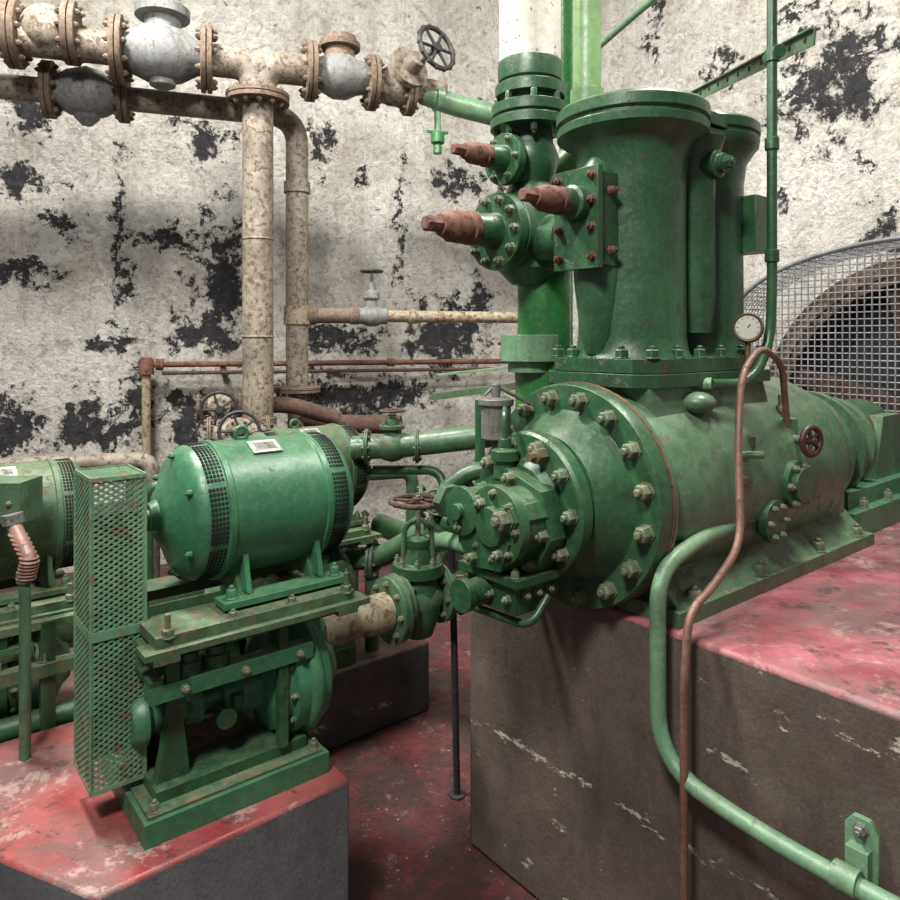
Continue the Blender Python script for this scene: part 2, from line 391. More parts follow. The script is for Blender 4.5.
b.prism([(-.19,yc+.13,zc-.07),(-.19,yc+.05,zc-.15),(-.19,yc-.08,zc-.15),(-.19,yc-.13,zc-.06),(-.19,yc-.1,zc+.05),(-.19,yc+.02,zc+.09),(-.19,yc+.12,zc+.04)],(-.055,0,0),G_DARK)
b.lathe((-.24,yc-.03,zc-.03),nX,[(0,.085),(.06,.082),(.065,.095),(.09,.095),(.095,.05),(.11,.045),(.115,.0)],G_DARK,32)
b.ring((-.33,yc-.03,zc-.03),nX,.078,8,.009,.014,BOLT)
b.lathe((-.24,yc+.07,zc-.01),nX,[(0,.055),(.09,.052),(.095,.06),(.11,.06),(.115,.02),(.13,.02)],G_DARK,24)
b.lathe((-.24,yc-.08,zc-.005),nX,[(0,.04),(.10,.035)],G_DARK,6)
b.bolt((-.34,yc-.08,zc-.005),nX,.024,.03,BOLT)
for (dy,dz) in((.11,-.06),(.04,-.13),(-.07,-.13),(-.11,-.05),(.1,.03),(0,.07)): b.bolt((-.245,yc+dy,zc+dz),nX,.014,.024,BOLT)
b.box((-.31,yc-.08,zc-.235),(-.19,yc+.09,zc-.15),G_DARK)
b.box((-.325,yc-.1,zc-.165),(-.18,yc+.11,zc-.145),G_DARK)
b.prism([(-.34,yc-.09,zc-.06),(-.34,yc-.06,zc-.13),(-.34,yc+.04,zc-.14),(-.34,yc+.09,zc-.09),(-.34,yc+.10,zc-.01),(-.34,yc-.02,zc+.04)],(.10,0,0),G_DARK)
for (dy,dz) in((-.06,-.09),(.03,-.115),(.075,-.05),(0,.02)): b.bolt((-.34,yc+dy,zc+dz),nX,.012,.02,BOLT)
for dy in(-.08,-.02,.04,.09): b.bolt((-.31,yc+dy,zc-.145),Z,.011,.018,BOLT)
for dy in(-.06,.0,.07): b.bolt((-.312,yc+dy,zc-.20),nX,.010,.016,BOLT)
for dx in(-.28,-.24,-.20): b.bolt((dx,yc-.082,zc-.19),(0,-1,0),.009,.014,BOLT)
b.lathe((-.31,yc+.03,zc-.2),nX,[(0,.035),(.05,.03),(.055,.04),(.075,.04)],G_DARK,20)
b.lathe((-.22,yc+.05,zc+.06),Z,[(0,.03),(.04,.026),(.045,.036),(.07,.036),(.075,.018),(.1,.016)],G_DARK,16)
b.cyl((-.27,yc+.07,zc-.02),(-.27,yc+.24,zc-.02),.028,G_DARK); b.lathe((-.27,yc+.2,zc-.02),(0,1,0),[(0,.045),(.03,.045)],G_BODY,6)
b.cyl((-.25,yc+.09,zc-.09),(-.25,yc+.25,zc-.09),.022,G_DARK)
b.tube([(-.22,yc-.1,zc-.2),(-.28,yc-.1,zc-.26),(-.30,yc+.1,zc-.26)],.010,G_DARK)
b.tube([(-.22,yc+.05,zc+.16),(-.22,yc+.05,zc+.22),(-.1,yc+.18,zc+.26),(-.05,yc+.24,zc+.12)],.007,G_DARK,.05,8)
b.lathe((-.185,yc-.05,zc+.125),nX,[(0,.022),(.03,.02),(.034,.012),(.05,.012)],BRASS,6)
b.box((.04,yc-.22,.945),(1.12,yc+.22,1.10),G_BODY)
b.prism([(.04,yc-.285,.945),(.04,yc-.2,1.03),(.04,yc+.2,1.03),(.04,yc+.285,.945)],(1.1,0,0),G_BODY)
b.box((.02,yc-.30,.91),(1.16,yc+.30,.948),G_BODY)
b.box((1.16,yc-.24,.91),(1.92,yc+.24,1.0),G_MOTOR); b.box((1.2,yc-.2,1.0),(1.9,yc+.2,1.06),G_MOTOR)
for x in(1.28,1.5,1.85): b.bolt((x,yc-.22,1.0),Z,.016,.03,BOLT)
b.prism([(1.55,yc-.16,1.06),(1.62,yc-.16,1.3),(1.8,yc-.16,1.3),(1.86,yc-.16,1.06)],(0,.32,0),G_BODY)
b.lathe((1.5,yc,zc+.02),X,[(0,.13),(.05,.14),(.3,.14),(.36,.1),(.4,.06),(.69,.055)],G_DARK,32)
for x in(.12,.45,.8,1.08):
    b.bolt((x,yc-.275,.948),Z,.02,.03,BOLT); b.bolt((x,yc+.275,.948),Z,.02,.03,BOLT)
b.prism([(.10,yc-.19,1.36),(.08,yc-.17,1.48),(.08,yc+.18,1.48),(.10,yc+.19,1.36)],(.58,0,0),G_BODY)
def octo(x0,x1,y0,y1,c,z): return [(x0+c,y0,z),(x1-c,y0,z),(x1,y0+c,z),(x1,y1-c,z),(x1-c,y1,z),(x0+c,y1,z),(x0,y1-c,z),(x0,y0+c,z)]
b.prism(octo(.05,.72,yc-.19,yc+.2,.05,1.475),(0,0,.035),G_DARK)
b.prism(octo(.065,.705,yc-.18,yc+.19,.05,1.512),(0,0,.038),G_DARK)
for x in(.11,.22,.33,.44,.55,.66): b.bolt((x,yc-.160,1.55),Z,.018,.026,G_DARK); b.bolt((x,yc+.17,1.55),Z,.018,.026,G_DARK)
for y in(-.08,.0,.09): b.bolt((.085,yc+y,1.55),Z,.018,.026,G_DARK); b.bolt((.685,yc+y,1.55),Z,.018,.026,G_DARK)
# twin cylinders
b.lathe((.235,yc,1.55),Z,[(0,.17),(.02,.158),(.06,.152),(.35,.15),(.49,.152),(.565,.158),(.605,.175),(.62,.20),(.63,.213),(.652,.215),(.657,.207),(.663,.207),(.668,.216),(.698,.216),(.706,.209),(.711,.17),(.717,0)],G_DARK,72)
b.lathe((.555,yc,1.55),Z,[(0,.165),(.02,.152),(.06,.147),(.35,.145),(.53,.147),(.59,.155),(.63,.18),(.64,.19),(.662,.194),(.667,.187),(.673,.187),(.678,.195),(.706,.195),(.714,.188),(.718,.15),(.722,0)],G_DARK,64)
b.box((.24,yc-.06,1.55),(.55,yc+.06,2.2),G_DARK)
b.box((.27,yc-.165,2.185),(.52,yc+.165,2.205),G_DARK); b.box((.27,yc-.168,2.215),(.52,yc+.168,2.25),G_DARK)
b.lathe((.395,yc-.10,1.62),Z,[(0,.05),(.1,.06),(.48,.06),(.56,.09)],G_DARK,24)
b.lathe((.395,yc-.14,2.10),(0,-1,0),[(0,.042),(.04,.04),(.045,.028),(.06,.028)],G_DARK,20)
b.bolt((.395,yc-.20,2.10),(0,-1,0),.018,.02,G_DARK)
b.box((.60,yc-.18,1.87),(.70,yc-.08,2.04),G_DARK)
b.lathe((.70,yc-.13,1.95),X,[(0,.03),(.05,.03),(.06,.02),(.1,.018)],RUST,12)
# discharge valve chest
b.box((.015,yc-.06,1.80),(.12,yc+.075,2.05),G_DARK); b.box((.0,yc-.07,1.79),(.02,yc+.085,2.06),G_DARK)
b.lathe((.10,yc+.01,1.56),Z,[(0,.035),(.05,.05),(.2,.068),(.26,.07),(.5,.06),(.55,.02)],G_DARK,24)
for dy in(-.052,.065):
    for z in(1.82,1.9,1.97,2.035): b.bolt((0,yc+dy,z),nX,.011,.016,RUST)
b.bolt((.06,yc-.061,1.84),(0,-1,0),.011,.02,RUST); b.bolt((.06,yc-.061,2.0),(0,-1,0),.011,.02,RUST)
b.lathe((.0,yc+.0,1.965),nX,[(0,.05),(.03,.048),(.035,.038),(.07,.036)],G_DARK,20)
def cap(b,o,ax,L,r):
    b.lathe(o,ax,[(0,r*.9),(L*.05,r*1.05),(L*.14,r*1.05),(L*.16,r*.93),(L*.22,r*.93),(L*.24,r*1.02),(L*.5,r*.98),(L*.56,r*.8),(L*.70,r*.66)],RUST,16)
    b.lathe(V(o)+V(ax).normalized()*L*.69,ax,[(0,r*.5),(L*.27,r*.5),(L*.3,r*.42)],RUST,6)
cap(b,(-.06,yc,1.965),nX,.15,.036)
b.tube([b.loc(S(672,384,2.03)),b.loc(S(712,384,1.98))],.018,G_LIGHT); b.lathe(b.loc(S(672,384,2.03)),X,[(0,.03),(.03,.03)],G_BODY,6)
b.ball((.27,yc-.19,1.43),.05,G_BODY,st=.6)
b.lathe((.62,yc-.27,1.18),(0,-1,0),[(0,.07),(.03,.07),(.032,.05),(.05,.05)],G_DARK,24); b.ring((.62,yc-.30,1.18),(0,-1,0),.058,6,.01,.014,BOLT)
b.lathe((.50,yc-.22,1.09),(0,-1,0),[(0,.045),(.05,.045),(.052,.06),(.075,.06),(.077,.03)],G_DARK,20); b.ring((.5,yc-.297,1.09),(0,-1,0),.045,6,.009,.012,BOLT)
b.done()

b=B('suction_stop_valve',ID)
vx=V((.272,2.45,0)); aW=V((.777,.629,0)).normalized(); nA=-aW
def vz(v): return EYE+(HOR-v)*2.45/F
b.lathe(vx,Z,[(vz(372),.075),(vz(362),.075),(vz(361),.10),(vz(335),.10)],G_LIGHT,32)
lo=vx+aW*.07
b.lathe(lo,Z,[(1.25,.1),(1.45,.1),(1.52,.105),(1.535,.105),(1.54,.092),(vz(262),.092),(vz(255),.12),(vz(245),.12)],G_BRIGHT,40)
b.lathe(vx,Z,[(vz(285),.06),(vz(270),.11),(vz(235),.115),(vz(205),.10),(vz(185),.07),(vz(175),.085),(vz(160),.10),(vz(148),.085),(vz(142),.075),(vz(132),.075),(vz(131),.135),(vz(122),.135),(vz(121),.12),(vz(119),.12),(vz(118),.13),(vz(108),.13),(vz(107),.09),(vz(100),.09),(vz(99),.118),(vz(88),.118),(vz(86),.1),(vz(74),.108)],G_DARK,40)
b.ring(vx+V((0,0,vz(131))),(0,0,-1),.112,8,.012,.03,G_DARK); b.ring(vx+V((0,0,vz(108))),Z,.112,8,.012,.03,G_DARK)
z1=vz(165); p=vx+V((0,0,z1))
b.lathe(p,nA,[(0,.07),(.1,.065),(.102,.085),(.13,.085),(.132,.045),(.17,.04),(.19,.036)],G_DARK,24); b.ring(p+nA*.13,nA,.068,6,.01,.016,BOLT); cap(b,p+nA*.19,nA,.15,.036)
z2=vz(236); p=vx+V((0,0,z2))
b.lathe(p,nA,[(0,.1),(.09,.098),(.095,.125),(.125,.128),(.13,.12),(.135,.128),(.165,.125),(.17,.06),(.2,.055),(.25,.05),(.26,.045)],G_DARK,32)
b.ring(p+nA*.165,nA,.103,10,.014,.022,BOLT); cap(b,p+nA*.25,nA,.20,.052)
b.lathe(p,(.629,-.777,0),[(0,.06),(.16,.06)],G_DARK,24)
b.tube([p+V((0,0,-.04)),b.loc((.36,2.2,z2-.04))],.06,G_DARK)
b.done()
b=B('lagged_suction_pipe',ID); b.cyl(vx+V((0,0,vz(76))),vx+V((0,0,HT)),.104,WHITE,seg=32); b.lathe(vx,Z,[(vz(84),.108),(vz(70),.110),(vz(64),.108)],G_DARK,32); b.done()
b=B('green_riser_pipe',ID,.001); p=S(587,0,2.6); b.tube([(p.x,p.y,HT),(p.x,p.y,2.3),(p.x-.25,p.y+.1,2.1)],.05,G_PALE); b.lathe((p.x,p.y,2.45),Z,[(0,.06),(.05,.06)],G_PALE,24); b.done()
b=B('green_riser_pipe',ID,.001); p=S(566,0,2.75); b.cyl((p.x,p.y,0),(p.x,p.y,HT),.026,G_BRIGHT); b.done()

b=B('oil_line_pipe',ID,.001)
q=S(772,0,2.1)
b.tube([(q.x,q.y,HT),S(772,290,2.1),S(770,345,2.1),S(750,384,2.04),S(712,384,1.98)],.0145,G_DARK,.09,14)
for v in(62,150,262): b.lathe(S(772,v,2.1),Z,[(0,.02),(.035,.02)],G_DARK,12)
b.done()
b=B('slotted_angle_bracket',ID,.001)
A=S(690,99,3.3);Q=S(815,36,2.12); b.bar(A,Q,.006,.05,G_BODY); b.bar(A+V((0,0,.022)),Q+V((0,0,.022)),.035,.006,G_BODY)
for i in range(11):
    c=A.lerp(Q,(i+.5)/11); n=(Q-A).cross(V((0,0,1))).normalized(); b.cyl(c-n*.006,c+n*.006,.009,DARK,seg=10)
b.lathe(S(772,57,2.13),(0,-1,0),[(-.02,.022),(.05,.02)],G_DARK,12)
b.done()
b=B('wall_conduit',ID,.001); b.tube([S(520,60,5.0),S(566,75,4.6),S(645,6,3.9),S(690,-30,3.6)],.02,G_LIGHT); b.tube([S(600,46,4.55),S(645,8,4.2),S(660,-20,4.0)],.012,BLACK); b.done()

b=B('green_drain_pipe',C,.001)
b.tube([(.5,-.655,1.10),(.12,-.70,1.10),(-.055,-.71,1.06),(-.06,-.715,.62),(-.06,-1.0,.585),(-.06,-1.75,.60)],.019,G_LIGHT,.13,18,10)
b.lathe((.42,-.665,1.10),nX,[(0,.03),(.03,.03)],G_DARK,6); b.lathe((-.06,-1.13,.592),(0,1,0),[(-.02,.026),(.025,.026)],G_LIGHT,16)
b.box((-.035,-1.155,.57),(0,-1.115,.64),G_LIGHT); b.prism([(-.012,-1.165,.56),(-.012,-1.105,.56),(-.012,-1.105,.67),(-.012,-1.12,.69),(-.012,-1.15,.69),(-.012,-1.165,.67)],(.012,0,0),G_LIGHT); b.bolt((-.012,-1.135,.668),nX,.012,.016,STEEL)
b.done()
b=B('copper_gauge_line',ID,.001)
b.tube([S(790,455,2.2),S(785,400,2.15),S(782,362,2.08),S(760,346,1.98),S(741,375,1.88),S(738,440,1.82),S(741,545,1.74),S(712,588,1.68),S(689,612,1.63),S(684,680,1.6),(.519,1.6,.0)],.0095,COPPER,.06,12,6)
b.done()
b=B('isolating_valve',ID)
p=S(782,437,2.2); d=V((.45,-.89,0)).normalized()
b.box(tuple(p-V((.035,.03,.05))),tuple(p+V((.035,.03,.06))),G_BODY)
b.lathe(p,(1,0,.1),[(-.12,.015),(-.06,.015),(-.05,.024),(.03,.024)],BRASS,6)
b.cyl(p,p+d*.1,.012,STEEL); b.wheel(p+d*.1,d,.040,REDB,5,.009); b.lathe(p,(0,0,-1),[(0,.02),(.16,.02),(.17,.012)],RUST_D,6)
b.lathe(p+V((0,0,.05)),Z,[(0,.02),(.04,.02),(.05,.012),(.08,.012)],BRASS,6)
for k in(-.10,-.13): b.lathe(p+V((k,0,0)),Z,[(-.03,.012),(.03,.012)],G_BODY,6)
b.lathe(S(745,455,1.95),X,[(-.04,.012),(.05,.012)],G_BODY,6); b.lathe(S(752,450,2.0),Z,[(-.04,.009),(.04,.009)],BRASS,8)
b.lathe(S(742,480,1.95),(0,-1,0),[(-.05,.014),(.02,.014)],BRASS,6)
b.done()
b=B('pressure_gauge',ID,.001)
p=S(748,328,2.08); d=V((-.42,-.90,.1)).normalized(); k_=.9
b.lathe(p,d,[(-.03,.03*k_),(-.028,.046*k_),(.012,.047*k_),(.018,.044*k_),(.014,.038*k_)],BRASS,32); b.lathe(p,d,[(.0142,.0375*k_),(.0152,.0375*k_),(.0156,0)],DIAL,32)
b.bar(p+d*.017,p+d*.017+V((.016,0,.018)),.003,.002,BLACK,up=d); b.cyl(p-V((0,0,.035)),p-V((0,0,.14)),.008,BRASS)
for k in range(9):
    a=math.radians(-120+30*k); u_,w_=orth(d); e=(u_*math.sin(a)+w_*-math.cos(a)); b.bar(p+d*.0158+e*.026,p+d*.0158+e*.031,.002,.001,BLACK,up=d)
b.done()
b=B('drip_lubricator',ID,.001)
p=S(496,440,1.93)
b.lathe(p,Z,[(0,.03),(.005,.04),(.09,.04),(.095,.048),(.11,.048),(.115,.03)],STEEL,28); b.cyl(p-V((0,0,.09)),p,.01,BRASS)
b.cyl(p+V((.0,0,.115)),p+V((0,0,.15)),.012,STEEL); b.bar(p+V((0,0,.145)),p+V((.1,.05,.09)),.02,.006,STEEL); b.tube([p+V((-.03,0,.12)),p+V((.0,.0,.15)),p+V((.05,0,.12))],.004,STEEL,.04,8)
b.tube([p+V((0,0,-.085)),p+V((.12,.08,-.12)),p+V((.22,.1,-.2))],.01,G_DARK)
b.done()

# ---------------------------------------------------------------- flywheel + guard
b=B('flywheel',C)
fx=2.40; R=.78; fy=yc-.10; fz=1.22
b.lathe((fx,fy,fz),X,[(-.10,.66),(-.10,R),(.09,R),(.09,.66),(-.10,.66)],WHEELC,72,False)
b.lathe((fx-.1,fy,fz),X,[(-.01,.70),(-.012,.745),(0,.75),(0,.70)],FL_R,72,False)
b.lathe((fx,fy,fz),X,[(-.1,.13),(.1,.13)],RUST_D,24)
for i in range(6):
    a=math.pi/3*i+.3; c0=V((fx,fy+.1*math.cos(a),fz+.1*math.sin(a))); c1=V((fx,fy+.68*math.cos(a),fz+.68*math.sin(a)))
    b.bar(c0,c1,.09,.13,RUST_D,up=(1,0,0))
b.lathe((2.47,fy,fz),X,[(0,.68),(.02,.68)],BLACK,48)
b.cyl((2.2,fy,fz),(2.50,fy,fz),.05,STEEL)
b.box((2.50,fy-.13,0),(2.56,fy+.13,1.3),G_DARK)
b.done()
b=B('flywheel_mesh_guard',C,0)
gx=2.2; gr=.90; gz=1.70; gh=.37; gy=yc-.09
def arc(x):
    pts=[(x,gy+gr,.02)]
    for i in range(25): a=math.pi*i/24; pts.append((x,gy+gr*math.cos(a),gz+gh*math.sin(a)))
    return pts+[(x,gy-gr,.02)]
b.tube(arc(gx),.012,WIRE,.03,8,2)
pit=.033
n=int(2*gr/pit)
for i in range(1,n):
    y=gy-gr+i*pit; top=gz+gh*math.sqrt(max(1-((y-gy)/gr)**2,0)); b.cyl((gx,y,.02),(gx,y,top),.0038,WIRE,seg=6)
z=.05
while z<gz+gh:
    hw=gr if z<gz else gr*math.sqrt(max(1-((z-gz)/gh)**2,0))
    if hw>.02: b.cyl((gx+.003,gy-hw,z),(gx+.003,gy+hw,z),.0038,WIRE,seg=6)
    z+=pit
for i in range(25*2):
    a=math.pi*i/49; yy_=gy+gr*math.cos(a); zz_=gz+gh*math.sin(a); b.cyl((gx,yy_,zz_),(gx+.33,yy_,zz_),.0028,WIRE,seg=6)
for k in range(1,11):
    b.tube(arc(gx+k*.033),.0028,WIRE,.01,6,1)
b.tube([(gx-.04,gy+.30,.95),(gx-.04,gy+.5,1.2),(gx-.04,gy+.62,1.45)],.012,STEEL)
b.done()

# ---------------------------------------------------------------- MOTOR/PUMP SETS
def motor(fr,dx,dy,dz,worn=False):
    b=B('electric_motor',fr); m=G_WORN if worn else G_MOTOR
    x0,y,z,r=.14+dx,.27+dy,1.135+dz,.185
    b.lathe((x0,y,z),X,[(-.055,.0),(-.055,.035),(-.035,.045),(-.03,.07),(-.022,.078),(.0,.125),(.012,.155),(.03,.172),(.045,.180),(.095,.183),(.097,.189),(.112,.189),(.115,.184),(.375,.184),(.378,.189),(.393,.189),(.395,.183),(.45,.180),(.47,.165),(.485,.12),(.49,.07),(.51,.05),(.515,.0)],m,64)
    ng=92
    for xs in(.046,.400):
        for i in range(5):
            for k in range(ng):
                if (k%13)==12: continue
                a=2*math.pi*k/ng; n=V((0,math.cos(a),math.sin(a))); xx=x0+xs+.004+i*.0095
                c_=V((xx,y,z))+n*.1815
                b.bar(c_-V((.0034,0,0)),c_+V((.0034,0,0)),.0082,.005,DARK,up=n)
    for k in range(6):
        a=2*math.pi*(k+.5)/6; n=V((0,math.cos(a),math.sin(a))); b.bolt(V((x0+.012,y,z))+n*.155,(-1,0,0),.009,.012,m)
    b.cyl((x0-.17,y,z),(x0,y,z),.02,STEEL)
    b.torus((x0+.2,y,z+.2),(0,1,0),.018,.006,m,16); b.cyl((x0+.2,y,z+.18),(x0+.2,y,z+.19),.012,m)
    n=V((0,-.42,.907)); cc=V((x0+.235,y,z))+n*.187
    b.bar(cc-V((.042,0,0)),cc+V((.042,0,0)),.06,.004,PLATE,up=n); b.bar(cc-V((.03,0,0)),cc+V((.03,0,0)),.035,.006,STEEL,up=n)
    for xx in(x0+.13,x0+.34):
        b.prism([(xx,y-.15,z-.20),(xx,y-.12,z-.14),(xx,y+.12,z-.14),(xx,y+.15,z-.20)],(.035,0,0),m)
        b.prism([(xx+.01,y-.18,z-.19),(xx+.01,y-.15,z-.07),(xx+.01,y+.0,z-.07),(xx+.01,y+.0,z-.19)],(.014,0,0),m)
    for s in(-1,1):
        b.box((x0+.07,y+s*.17-.035,z-.215),(x0+.43,y+s*.17+.035,z-.198),m)
        for xx in(x0+.10,x0+.40): b.bolt((xx,y+s*.175,z-.198),Z,.014,.026,m)
    b.tube([(x0+.25,y+.12,z+.1),(x0+.25,y+.24,z+.1),(x0+.25,y+.24,z-.2)],.02,m)
    return b.done()
def pump(fr,dx,dy,dz,worn=False):
    b=B('centrifugal_pump',fr); m=G_WORN; md=G_DARK
    def bx(lo,hi,mm): b.box((lo[0]+dx,lo[1]+dy,lo[2]+dz),(hi[0]+dx,hi[1]+dy,hi[2]+dz),mm)
    def q(x,y,z): return (x+dx,y+dy,z+dz)
    z0=.45; G_M=G_WORN if worn else G_MOTOR
    bx((0,0,z0),(.47,.40,z0+.055),G_M); bx((.012,.012,z0+.055),(.458,.388,z0+.062),m)
    bx((.04,.05,z0+.062),(.43,.35,z0+.09),md)
    for x,y in((.03,.03),(.44,.03),(.44,.37)): b.bolt(q(x,y,z0+.062),Z,.012,.02,BOLT)
    b.prism([q(.05,.08,z0+.09),q(.09,.08,z0+.30),q(.105,.08,z0+.30),q(.13,.08,z0+.09)],(0,.03,0),md)
    b.prism([q(.05,.30,z0+.09),q(.09,.30,z0+.33),q(.34,.30,z0+.33),q(.37,.30,z0+.09)],(0,.03,0),md)
    b.prism([q(.09,.17,z0+.09),q(.12,.17,z0+.20),q(.28,.17,z0+.20),q(.31,.17,z0+.09)],(0,.08,0),RUST_D)
    for x in(.06,.36):
        bx((x,.348,z0+.09),(x+.03,.372,z0+.42),md)
    bx((.06,.035,z0+.30),(.09,.06,z0+.42),md); bx((.345,.035,z0+.09),(.37,.06,z0+.42),md)
    bx((.02,.03,z0+.305),(.44,.075,z0+.345),G_M); bx((.02,.33,z0+.305),(.44,.375,z0+.345),G_M)
    bx((.02,.03,z0+.345),(.05,.37,z0+.36),md)
    for x in(.10,.25,.40): b.bolt(q(x,.03,z0+.325),(0,-1,0),.010,.014,BOLT)
    bx((-.0,.0,z0+.42),(.60,.07,z0+.436),m); bx((.0,.06,z0+.39),(.60,.072,z0+.43),m)
    bx((-.0,.40,z0+.42),(.60,.48,z0+.436),m)
    bx((.02,.0,z0+.405),(.08,.5,z0+.42),m); bx((.5,.0,z0+.405),(.56,.5,z0+.42),m)
    bx((.03,.02,z0+.436),(.56,.17,z0+.462),m); bx((.03,.36,z0+.436),(.56,.46,z0+.462),m)
    for x in(.06,.54):
        b.cyl(q(x,.03,z0+.40),q(x,.03,z0+.51),.007,BOLT,seg=10); b.bolt(q(x,.03,z0+.455),Z,.015,.022,BOLT)
    for x in(.22,.38): b.bolt(q(x,.035,z0+.462),Z,.011,.016,BOLT)
    for x in(.12,.19): b.lathe(q(x,.07,z0+.345),Z,[(0,.035),(.03,.033),(.032,.026),(.05,.024)],md,20)
    zs=.665; yp=.17
    b.cyl(q(-.05,yp,zs),q(.5,yp,zs),.016,STEEL)
    b.lathe(q(0,yp,zs),X,[(.01,.05),(.03,.065),(.045,.065),(.06,.042),(.14,.04),(.15,.052),(.18,.052),(.185,.03),(.23,.03),(.235,.048),(.27,.048),(.28,.06),(.33,.065),(.345,.10),(.36,.128),(.39,.130),(.395,.150),(.41,.152),(.46,.15),(.50,.135),(.52,.10),(.54,.07),(.56,.055)],G_M,44)
    b.ring(q(.395,yp,zs),nX,.138,12,.009,.015,BOLT)
    b.ring(q(.15,yp,zs),nX,.044,5,.006,.010,BOLT)
    b.torus(q(.45,yp,zs),X,.142,.022,G_M,40,10)
    for k in(-1,1): b.cyl(q(.16,yp+k*.03,zs-.03),q(.30,yp+k*.03,zs-.03),.006,STEEL,seg=8)
    b.bar(q(.26,yp-.07,zs),q(.26,yp+.07,zs),.02,.03,G_M)
    b.lathe(q(.10,yp,zs+.035),Z,[(0,.012),(.03,.012),(.032,.018),(.05,.018)],BRASS,10)
    b.lathe(q(.22,yp-.04,zs-.02),(0,-1,0),[(0,.018),(.04,.018),(.04,.026),(.06,.026)],md,12)
    b.tube([q(.45,yp,zs+.09),q(.50,yp+.02,zs+.10),q(.56,.22,.735)],.05,G_M,.05)
    return b,q
motor(P,0,0,0)
b,q=pump(P,0,0,0)
b.lathe(q(.53,.22,.735),X,[(0,.05),(.02,.07),(.045,.07),(.05,.052),(.1,.055),(.16,.05),(.2,.06),(.27,.06)],PIPE_Y,28)
b.flange(q(.82,.22,.735),X,.105,.016,G_BODY,8,.010,BOLT)
b.done()
motor(K,-.83,.03,-.09,True); b,q=pump(K,-.83,.03,-.09,True)
b.box((-.84,.02,.30),(-.36,.44,.37),G_DARK); b.done()
motor(K,-1.93,.03,-.13,True); b,q=pump(K,-1.93,.03,-.13,True); b.box((-1.94,.02,.30),(-1.46,.44,.33),G_DARK); b.done()
b=B('pump_bedplate',K); b.box((-2.4,-.06,.302),(-1.0,.0,.36),G_BODY); b.box((-2.4,.9,.302),(-.2,1.0,.40),G_DARK); b.box((-2.4,-.06,.60),(-1.1,-.02,.64),G_WORN); b.box((-2.4,-.05,.74),(-1.0,-.02,.765),G_WORN)
for i in range(10): b.bolt((-2.2+i*.12,-.03,.36),Z,.015,.03,BOLT); b.bolt((-2.2+i*.12,-.04,.64),Z,.012,.03,BOLT)
for i in range(5): b.box((-2.3+i*.27,-.05,.36),(-2.26+i*.27,-.02,.76),G_DARK)
b.tube([(-2.2,.0,.45),(-1.2,.0,.45),(-1.2,.3,.45)],.035,G_DARK)
b.done()

b=B('belt_guard',P,0)
gx0,gx1,gy0,gy1,gz0,gz1=-.078,.045,.15,.31,.535,1.27
pa=math.radians(32)
b.meshpanel((gx0,gy0,gz0),(1,0,0),(0,0,1),gx1-gx0,gz1-gz0,.0118,pa,.0052,.002,G_LIGHT)
b.meshpanel((gx0,gy1,gz0),(0,-1,0),(0,0,1),gy1-gy0,gz1-gz0,.0125,pa,.0050,.002,G_LIGHT)
b.meshpanel((gx1,gy0,gz0),(0,1,0),(0,0,1),gy1-gy0,gz1-gz0,.0125,pa,.0050,.002,G_LIGHT)
b.meshpanel((gx0,gy0,gz1),(1,0,0),(0,1,0),gx1-gx0,gy1-gy0,.0118,pa,.0050,.002,G_LIGHT)
for x in(gx0,gx1):
    for y in(gy0,gy1): b.cyl((x,y,gz0),(x,y,gz1),.004,G_LIGHT,seg=8)
for z in(gz0,gz1,.90):
    for y in(gy0,gy1): b.bar((gx0,y-.002,z),(gx1,y-.002,z),.004,.022 if z==.9 else .01,G_LIGHT)
    for x in(gx0,gx1): b.bar((x,gy0,z),(x,gy1,z),.004,.022 if z==.9 else .01,G_LIGHT)
b.bar((gx1,gy0,.90),(gx1+.12,gy0-.02,.90),.005,.02,G_LIGHT)
b.lathe((-.06,.25,1.135),X,[(0,.03),(.005,.055),(.09,.055),(.095,.03)],BLACK,32)
b.lathe((-.06,.23,.66),X,[(0,.04),(.005,.072),(.09,.072),(.095,.04)],BLACK,32)
for yy in(.175,.29): b.box((-.065,yy-.004,.66),(.035,yy+.004,1.18),DARK)
b.cyl((.0,.23,.66),(.06,.18,.665),.02,STEEL)
b.done()

# ---------------------------------------------------------------- valves between pump and compressor
b=B('gate_valve',ID)
c=S(418,598,2.42)
b.lathe(c,aW,[(-.10,.05),(-.07,.05),(-.03,.075),(.03,.075),(.07,.05),(.10,.05)],G_BODY,28)
b.flange(c-aW*.085,aW,.098,.014,G_BODY,8,.010,BOLT); b.flange(c+aW*.085,aW,.098,.014,G_BODY,8,.010,BOLT)
b.lathe(c,Z,[(-.13,.03),(-.12,.05),(-.05,.075),(.06,.07),(.08,.055),(.082,.085),(.12,.085),(.122,.05),(.17,.035),(.18,.04),(.2,.04),(.21,.02)],G_DARK,28)
b.ring(c+V((0,0,.12)),Z,.07,8,.01,.02,BOLT)
for s in(-1,1): b.tube([c+V((s*.05,0,.12)),c+V((s*.045,0,.24)),c+V((0,0,.27))],.009,G_WORN,.04,8)
b.cyl(c+V((0,0,.18)),c+V((0,0,.345)),.009,STEEL); b.wheel(c+V((0,0,.325)),Z,.088,RUST_D,5,.009)
e=c+aW*.1
b.tube([e,e+aW*.12,e+aW*.2+V((-.1,.3,0)),e+V((-.3,.9,0))],.05,G_DARK,.09,20)
b.done()
b=B('support_stand_pipe',ID,.001); q_=S(457,795,2.53); b.tube([(q_.x,q_.y,0.0),(q_.x-.01,q_.y,.55),(q_.x-.02,q_.y,.88)],.012,BLACK); b.lathe((q_.x,q_.y,0),Z,[(0,.03),(.008,.03)],BLACK,16); b.done()
b=B('water_return_pipe',ID)
b.tube([S(352,448,3.0),S(400,446,3.0),S(485,436,2.95),S(560,425,3.0)],.05,G_BODY,.1,20)
